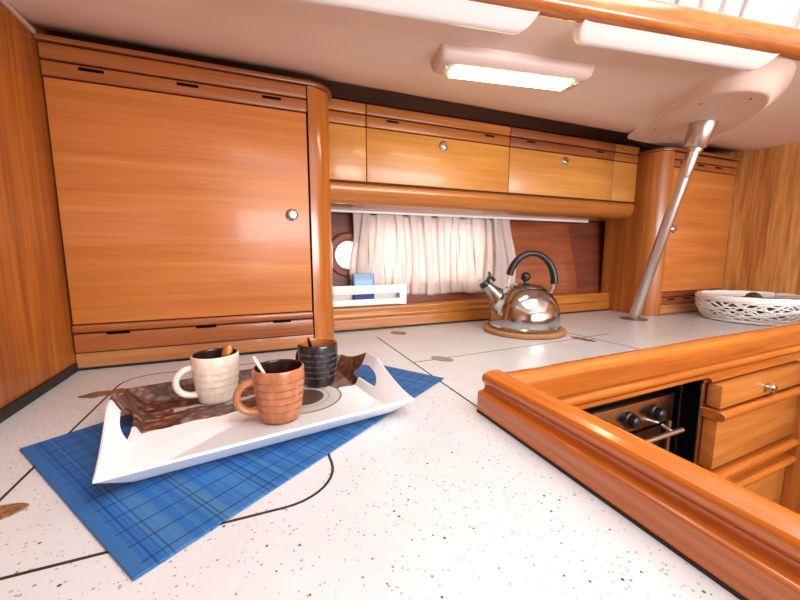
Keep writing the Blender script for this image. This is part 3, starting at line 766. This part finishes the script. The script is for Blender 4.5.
FL, FR = Vector((-.176, .462)), Vector((.241, .536))
sd = (FR - FL); LT = sd.length; sd.normalize(); td = Vector((-sd.y, sd.x)); DT = .315
tang = math.atan2(sd.y, sd.x); tc = FL + sd * LT/2 + td * DT/2
TZ = ZC + .0034
ty = thing('serving_tray', 'white serving tray with a coffee bean print, holding three mugs', 'tray', (tc.x, tc.y, TZ), None, tang, True)
def traym():
    hx, hy = LT/2, DT/2; fx, fy = hx - .031, hy - .028; H0 = .030
    b = bmesh.new()
    # perimeter parameter: list of (side, rim xy, floor xy, height)
    def endh(t):   # t from -hy..hy along an end
        k = abs(t) / hy
        s = 1 - min(1, max(0, (k - .16) / .84))
        return H0 + .037 * (s ** 1.7)
    per = []
    nE, nL, nc = 40, 44, 5; rc = .012
    for i in range(nE): t = -hy + 2*hy*i/nE; per.append(((hx, t), (fx, t*fy/hy), endh(t)))
    for i in range(nL): s = hx - 2*hx*i/nL; per.append(((s, hy), (s*fx/hx, fy), H0 if i else endh(hy)))
    for i in range(nE): t = hy - 2*hy*i/nE; per.append(((-hx, t), (-fx, t*fy/hy), endh(t)))
    for i in range(nL): s = -hx + 2*hx*i/nL; per.append(((s, -hy), (s*fx/hx, -fy), H0))
    N = len(per); nr = 10; rings = []
    for k in range(nr + 1):
        w = k / nr; row = []
        for (rx, ry), (qx, qy), h in per:
            e = w
            zz = .004 + (h - .004) * w
            row.append(b.verts.new((qx + (rx - qx)*e, qy + (ry - qy)*e, zz)))
        rings.append(row)
    for A, B in zip(rings, rings[1:]):
        for i in range(N): b.faces.new((A[i], A[(i+1) % N], B[(i+1) % N], B[i]))
    # floor grid filled from the inner ring
    f = b.faces.new(rings[0]); bmesh.ops.recalc_face_normals(b, faces=b.faces)
    if f.normal.z < 0: bmesh.ops.reverse_faces(b, faces=b.faces)
    m = MB(); m._merge(b); return m
tr_ = traym().build('dish', M['tray'], ty, ang=60)
sm = tr_.modifiers.new('thick', 'SOLIDIFY'); sm.thickness = .0035; sm.offset = -1
bpy.context.view_layer.update(); dg = bpy.context.evaluated_depsgraph_get()
me = bpy.data.meshes.new_from_object(tr_.evaluated_get(dg)); tr_.modifiers.clear(); tr_.data = me
for sx in (-1, 1):
    # D-shaped hand hole: straight edge low on the wall, arc above
    pts = [(-.006 + .047*math.cos(a), .0185 + .029*math.sin(a)) for a in [PI*i/16 for i in range(17)]]
    c = MB().prism(pts, sx*(LT/2 - .06), sx*(LT/2 + .05), 'x')
    co = c.build('cutter', M['traywhite'], None, False); co.parent = ty; cut(tr_, co)
tr_.data.polygons.foreach_set('use_smooth', [True]*len(tr_.data.polygons)); tr_.data.set_sharp_from_angle(angle=math.radians(50))

def squiggle(mb, R, z, a0, a1, h, seed):
    """one handwritten-looking line wound round the mug"""
    rnd = random.Random(seed); a = a0
    while a < a1 - .12:
        ln = rnd.uniform(.5, .95); e = min(a1, a + ln); n = int((e - a) / .022) + 4; pts = []
        f1 = rnd.uniform(16, 22); p1 = rnd.uniform(0, 6)
        for i in range(n):
            t = a + (e - a) * i / (n - 1)
            zz = z + h * (.5*math.sin(f1 * 3.1 * t + p1) + .35*math.sin(f1 * 1.3 * t))
            r = R(zz) + .0003
            pts.append((r*math.cos(t), r*math.sin(t), zz))
        mb.tube(pts, .0004, 5)
        a = e + .12
def mug(name, label, x, y, rz, body, inner, letter, hh=.0885, r0=.0405):
    t = thing(name, label, 'mug', (x, y, TZ + .0042), 'coffee mugs on the tray', math.radians(rz), True)
    def R(z):
        k = z / hh
        base = r0 * (.73 + .27 * min(1, (max(k, 0) / .75)) ** .6)
        return base + .00022 * math.sin(2*PI*k*6 - .7)
    out = [(0, .002), (r0*.62, .002), (r0*.66, 0), (r0*.72, .0008)]
    zs = [.003 + (hh - .006) * i / 30 for i in range(31)]
    out += [(R(z), z) for z in zs] + [(R(hh-.003) - .0006, hh - .0008), (r0 - .0022, hh)]
    MB().lathe(out, 56).build('body', body, t)
    inn = [(r0 - .0022, hh), (r0 - .0040, hh - .0012)] + [(min(R(z) - .0042, r0 - .0042), z) for z in zs[::-1] if z > .008] + [(r0*.5, .006), (0, .006)]
    MB().lathe(inn, 56).build('inside', inner, t)['label'] = 'darker glazed inside' if inner is not M['orange'] else 'orange glazed inside'
    hp = []
    for i in range(17):
        a = PI * (-.5 + i / 16) ; hp.append((R(.03) - .006 + .033 * max(0, math.cos(a)) ** .8 + .002, 0, .042 + .026 * math.sin(a)))
    hp[0] = (R(.016) - .004, 0, .016); hp[-1] = (R(.068) - .004, 0, .068)
    MB().tube(hp, [.0068] + [.0058]*15 + [.0072], 12, 1.15, upv=(0, 1, 0)).build('handle', body, t)
    if letter:
        mb = MB()
        for k, zz in enumerate((.070, .058, .046, .034, .022)):
            squiggle(mb, R, zz, .45, 2*PI - .45, .0021, k * 7 + int(x*1000))
        mb.build('lettering', letter, t)['label'] = 'rows of small handwritten lettering'
    return t
MZ = TZ + .0042
mug('mug', 'cream white mug with dark inside, at the left on the tray', -.078, .727, 192, M['mugw'], M['choc'], M['letterp'])
mug('mug', 'terracotta brown mug nearest the front edge of the tray', .027, .603, 182, M['mugb'], M['choc'], M['letterd'])
mug('mug', 'black mug with an orange inside, beside the right tray handle', .112, .739, 122, M['mugk'], M['orange'], M['letterg'])

def spoon(label, foot, top, mat, bowl_up=True, name='spoon'):
    foot, top = Vector(foot), Vector(top); d = (top - foot); L = d.length; d.normalize()
    m = MB(); n = 12
    if bowl_up:
        pts = [foot + d * L * i / n for i in range(n + 1)]
        m.tube(pts, [.0022 + .0014 * (i/n)**2 for i in range(n+1)], 10, .7)
        c = top - d * .006
        s = MB().sphere((0, 0, 0), 1, (.0095, .0035, .015), 20, 12)
        q = Vector((0, 0, 1)).rotation_difference(d).to_matrix().to_4x4(); s.xf(Matrix.Translation(c) @ q)
        me = bpy.data.meshes.new('t'); s.bm.to_mesh(me); s.bm.free(); m.bm.from_mesh(me); bpy.data.meshes.remove(me)
    else:
        pts = [foot + d * L * i / n for i in range(n + 1)]
        m.tube(pts, [.0026 + .0016 * (i/n) for i in range(n)] + [.0028], 12, .75)
        s = MB().sphere((0, 0, 0), 1, (.0095, .0035, .015), 20, 12)
        q = Vector((0, 0, 1)).rotation_difference(d).to_matrix().to_4x4(); s.xf(Matrix.Translation(foot + d*.012) @ q)
        me = bpy.data.meshes.new('t'); s.bm.to_mesh(me); s.bm.free(); m.bm.from_mesh(me); bpy.data.meshes.remove(me)
    o = m.build(name, mat); recenter(o); tag(o, label, 'spoon', 'small spoons in the mugs'); return o
spoon('copper coloured spoon standing in the cream white mug', (-.083, .720, MZ + .0125), (-.057, .746, MZ + .088), M['copper'])
spoon('cream ceramic spoon leaning in the terracotta mug', (.035, .600, MZ + .014), (-.011, .613, MZ + .106), M['cream'], False)
spoon('dark brown spoon leaning in the black mug', (.115, .742, MZ + .014), (.091, .724, MZ + .102), M['darkbrown'], False)

# ------------------------------------------------------------------ kettle and trivet
KX, KY = .890, 1.016
tv = MB().lathe([(0, 0), (.139, 0), (.143, .003), (.143, .011), (.139, .0145), (0, .0145)], 64).build('trivet', M['cork'])
tv.location = (KX, KY, ZC + .001); tag(tv, 'round cork trivet under the kettle', 'trivet')
kt = thing('kettle', 'polished steel whistling kettle with black arched handle on a cork trivet', 'kettle', (KX, KY, ZC + .0157), None, math.radians(152), True); kt.scale = (.94, .94, .96)
prof = [(0, .002), (.118, .002), (.122, 0), (.130, .003), (.1315, .010), (.1285, .013), (.129, .018), (.1295, .035), (.1275, .058), (.1215, .082), (.111, .105), (.096, .126), (.080, .141), (.064, .151), (.060, .152)]
MB().lathe(prof, 72).build('body', M['kettle'], kt, ang=40)
ld = MB().lathe([(.064, .150), (.066, .153), (.062, .1555), (.045, .1605), (.02, .164), (0, .165)], 48).build('lid', M['kettle'], kt)
MB().lathe([(0, .163), (.007, .163), (.007, .172), (.012, .174), (.017, .181), (.0185, .189), (.016, .198), (.009, .204), (0, .2055)], 24).build('lid_knob', M['rubber'], ld)
sp = MB().tube([(.062, 0, .066), (.082, 0, .088), (.100, 0, .110), (.118, 0, .130), (.139, 0, .149), (.146, 0, .155)], [.060, .052, .040, .026, .0195, .019], 24, upv=(0, 1, 0)).build('spout', M['kettle'], kt)
wh = MB().tube([(.144, 0, .152), (.147, 0, .156), (.154, 0, .165), (.156, 0, .168)], [.019, .0215, .0215, .017], 20, upv=(0, 1, 0))
wh.build('whistle', M['rubber'], kt)
MB().tube([(.146, 0, .164), (.137, 0, .180), (.131, 0, .192), (.137, 0, .206)], [.008, .007, .006, .004], 10, .8, upv=(0, 1, 0)).tube([(.136, 0, .190), (.122, 0, .182), (.113, 0, .172)], .0065, 8).build('lever', M['rubber'], kt)
HR, HZ, HX = .084, .168, -.021; hp = []
for i in range(25):
    a = math.radians(14 + 169 * i / 24); hp.append((HX + HR*math.cos(a), 0, HZ + .106*math.sin(a)))
MB().tube(hp, [.010 + .0035 * abs(math.cos(PI * i / 24)) ** 1 for i in range(25)], 16, 1.15, upv=(0, 1, 0)).build('handle', M['rubber'], kt)
for sx in (-1, 1):
    zt = HZ + (.026 if sx > 0 else -.004)
    MB().tube([(HX + sx*.0815, 0, zt), (HX + sx*.082, 0, zt - .015), (HX*.5 + sx*.085, 0, .128)], .0042, 8, upv=(0, 1, 0)).build('handle_bracket', M['steel'], kt)

# ------------------------------------------------------------------ wicker basket
BX, BY, RX, RY = 1.928, .838, .172, .168
bk = thing('basket', 'white woven wicker basket on the worktop by the right bulkhead', 'basket', (BX, BY, ZC + .001), None, 0, True)
def wallp(th, w): # w 0 bottom..1 top
    k = .86 + .16 * math.sin(w * PI * .62)
    return Vector((RX*k*math.cos(th), RY*k*math.sin(th), .006 + .084*w))
wm = MB(); rnd = random.Random(3)
for dirn in (1, -1):
    for i in range(32):
        th0 = 2*PI*i/32 + rnd.uniform(-.05, .05); span = rnd.uniform(.55, .95) * dirn; pts = []
        for j in range(11):
            w = j/10; p = wallp(th0 + span*w, w); off = .0035 * math.sin(j*PI*1.0 + i + (0 if dirn > 0 else 1.5))
            p.x += off*math.cos(th0 + span*w); p.y += off*math.sin(th0 + span*w); pts.append(p)
        wm.tube(pts, .0056, 7, .5)
for i in range(9):
    th0 = rnd.uniform(0, 2*PI); w0 = rnd.uniform(.15, .8); pts = []
    for j in range(30):
        th = th0 + j*.09; pts.append(wallp(th, min(.97, max(.03, w0 + .25*math.sin(th*2 + i)))) * 1.015)
    wm.tube(pts, .0052, 7, .5)
wm.build('weave', M['wicker'], bk)
rm = MB()
for q in range(5):
    rm.tube([wallp(2*PI*i/64, 1) + Vector((.008*math.cos(q*1.257 + i*.25)*math.cos(2*PI*i/64), .008*math.cos(q*1.257 + i*.25)*math.sin(2*PI*i/64), .004 + .008*math.sin(q*1.257 + i*.25))) for i in range(64)], .0062, 8, closed=True)
rm.build('rim', M['wicker'], bk)
bb = MB(); bb.prism([(RX*.86*math.cos(2*PI*i/48), RY*.86*math.sin(2*PI*i/48)) for i in range(48)], .001, .007, 'z')
bb.tube([wallp(2*PI*i/64, .02) for i in range(64)], .0065, 8, closed=True)
bb.build('base', M['wicker'], bk)
def fruit(x, y, z, rz, s, label):
    m = MB(); pr = []
    for i in range(17):
        t = i/16; a = PI*t; r = .036*s*math.sin(a) * (1 - .22*t); pr.append((max(r, 0) if 0 < i < 16 else 0, .050*s*(1 - math.cos(a)) - .05*s))
    m.lathe(pr, 28, Matrix.Rotation(math.radians(rz), 4, 'Z') @ Matrix.Rotation(PI/2, 4, 'Y'))
    o = m.build('green_fruit', M['fruit']); o.location = (x, y, z); tag(o, label, 'fruit', 'dark green fruit in the basket'); return o
fz = ZC + .001 + .007 + .036
fruit(1.889, .79, fz, 20, 1.0, 'dark green fruit low in the basket, nearest the wooden fiddle rail')
fruit(1.869, .905, fz, 80, 1.0, 'dark green fruit in the basket on the side towards the right locker')
fruit(1.974, .875, fz + .0, 60, 1.0, 'dark green fruit in the middle of the white basket')
fruit(2.019, .785, fz, 110, 1.0, 'dark green fruit in the basket close to the right bulkhead')
fruit(1.94, .835, fz + .044, 35, .9, 'dark green fruit lying on top of the others, showing above the basket rim')

# ------------------------------------------------------------------ light
def area(name, loc, target, size, sy, energy, col):
    l = bpy.data.lights.new(name, 'AREA'); l.shape = 'RECTANGLE'; l.size = size; l.size_y = sy; l.energy = energy; l.color = col
    o = bpy.data.objects.new(name, l); COL.objects.link(o); o.location = loc
    o.rotation_euler = (Vector(target) - Vector(loc)).to_track_quat('-Z', 'Y').to_euler(); return o
area('hatch_fill', (.60, -.02, 2.06), (.62, .1, 0), 1.05, .92, 5.6, (.84, .93, 1.0))  # added area light over the unseen hatch opening, placed to light the worktop
area('opposite_fill', (1.15, -1.55, 1.30), (1.2, .7, 1.60), 1.9, .55, 56, (.92, .96, 1.0))  # added fill aimed up to brighten the ceiling; no window is modelled there
w = bpy.data.worlds.new('sky'); scene.world = w; w.use_nodes = True
w.node_tree.nodes['Background'].inputs[0].default_value = (1, .985, .98, 1); w.node_tree.nodes['Background'].inputs[1].default_value = 4.4

# ------------------------------------------------------------------ camera
f, vx, vh = 358.0, 145.0, 47.0
pitch = math.atan2(vh, f); yaw = math.atan2(vx, math.hypot(f, vh))
cam = bpy.data.cameras.new('camera'); co = bpy.data.objects.new('camera', cam); COL.objects.link(co)
cam.sensor_width = 36; cam.lens = 36 * f / 800; cam.clip_start = .01
fw = Vector((math.sin(yaw)*math.cos(pitch), math.cos(yaw)*math.cos(pitch), -math.sin(pitch)))
co.location = (0, 0, 1.18); co.rotation_euler = fw.to_track_quat('-Z', 'Y').to_euler()
scene.camera = co
for ob in bpy.data.objects:
    if '_local' in ob: del ob['_local']
vs = scene.view_settings; vs.view_transform = 'Standard'; vs.look = 'None'; vs.gamma = 1; vs.use_curve_mapping = False; vs.exposure = 0.12
scene.cycles.use_denoising = True
scene.cycles.max_bounces = 10; scene.cycles.sample_clamp_indirect = 6
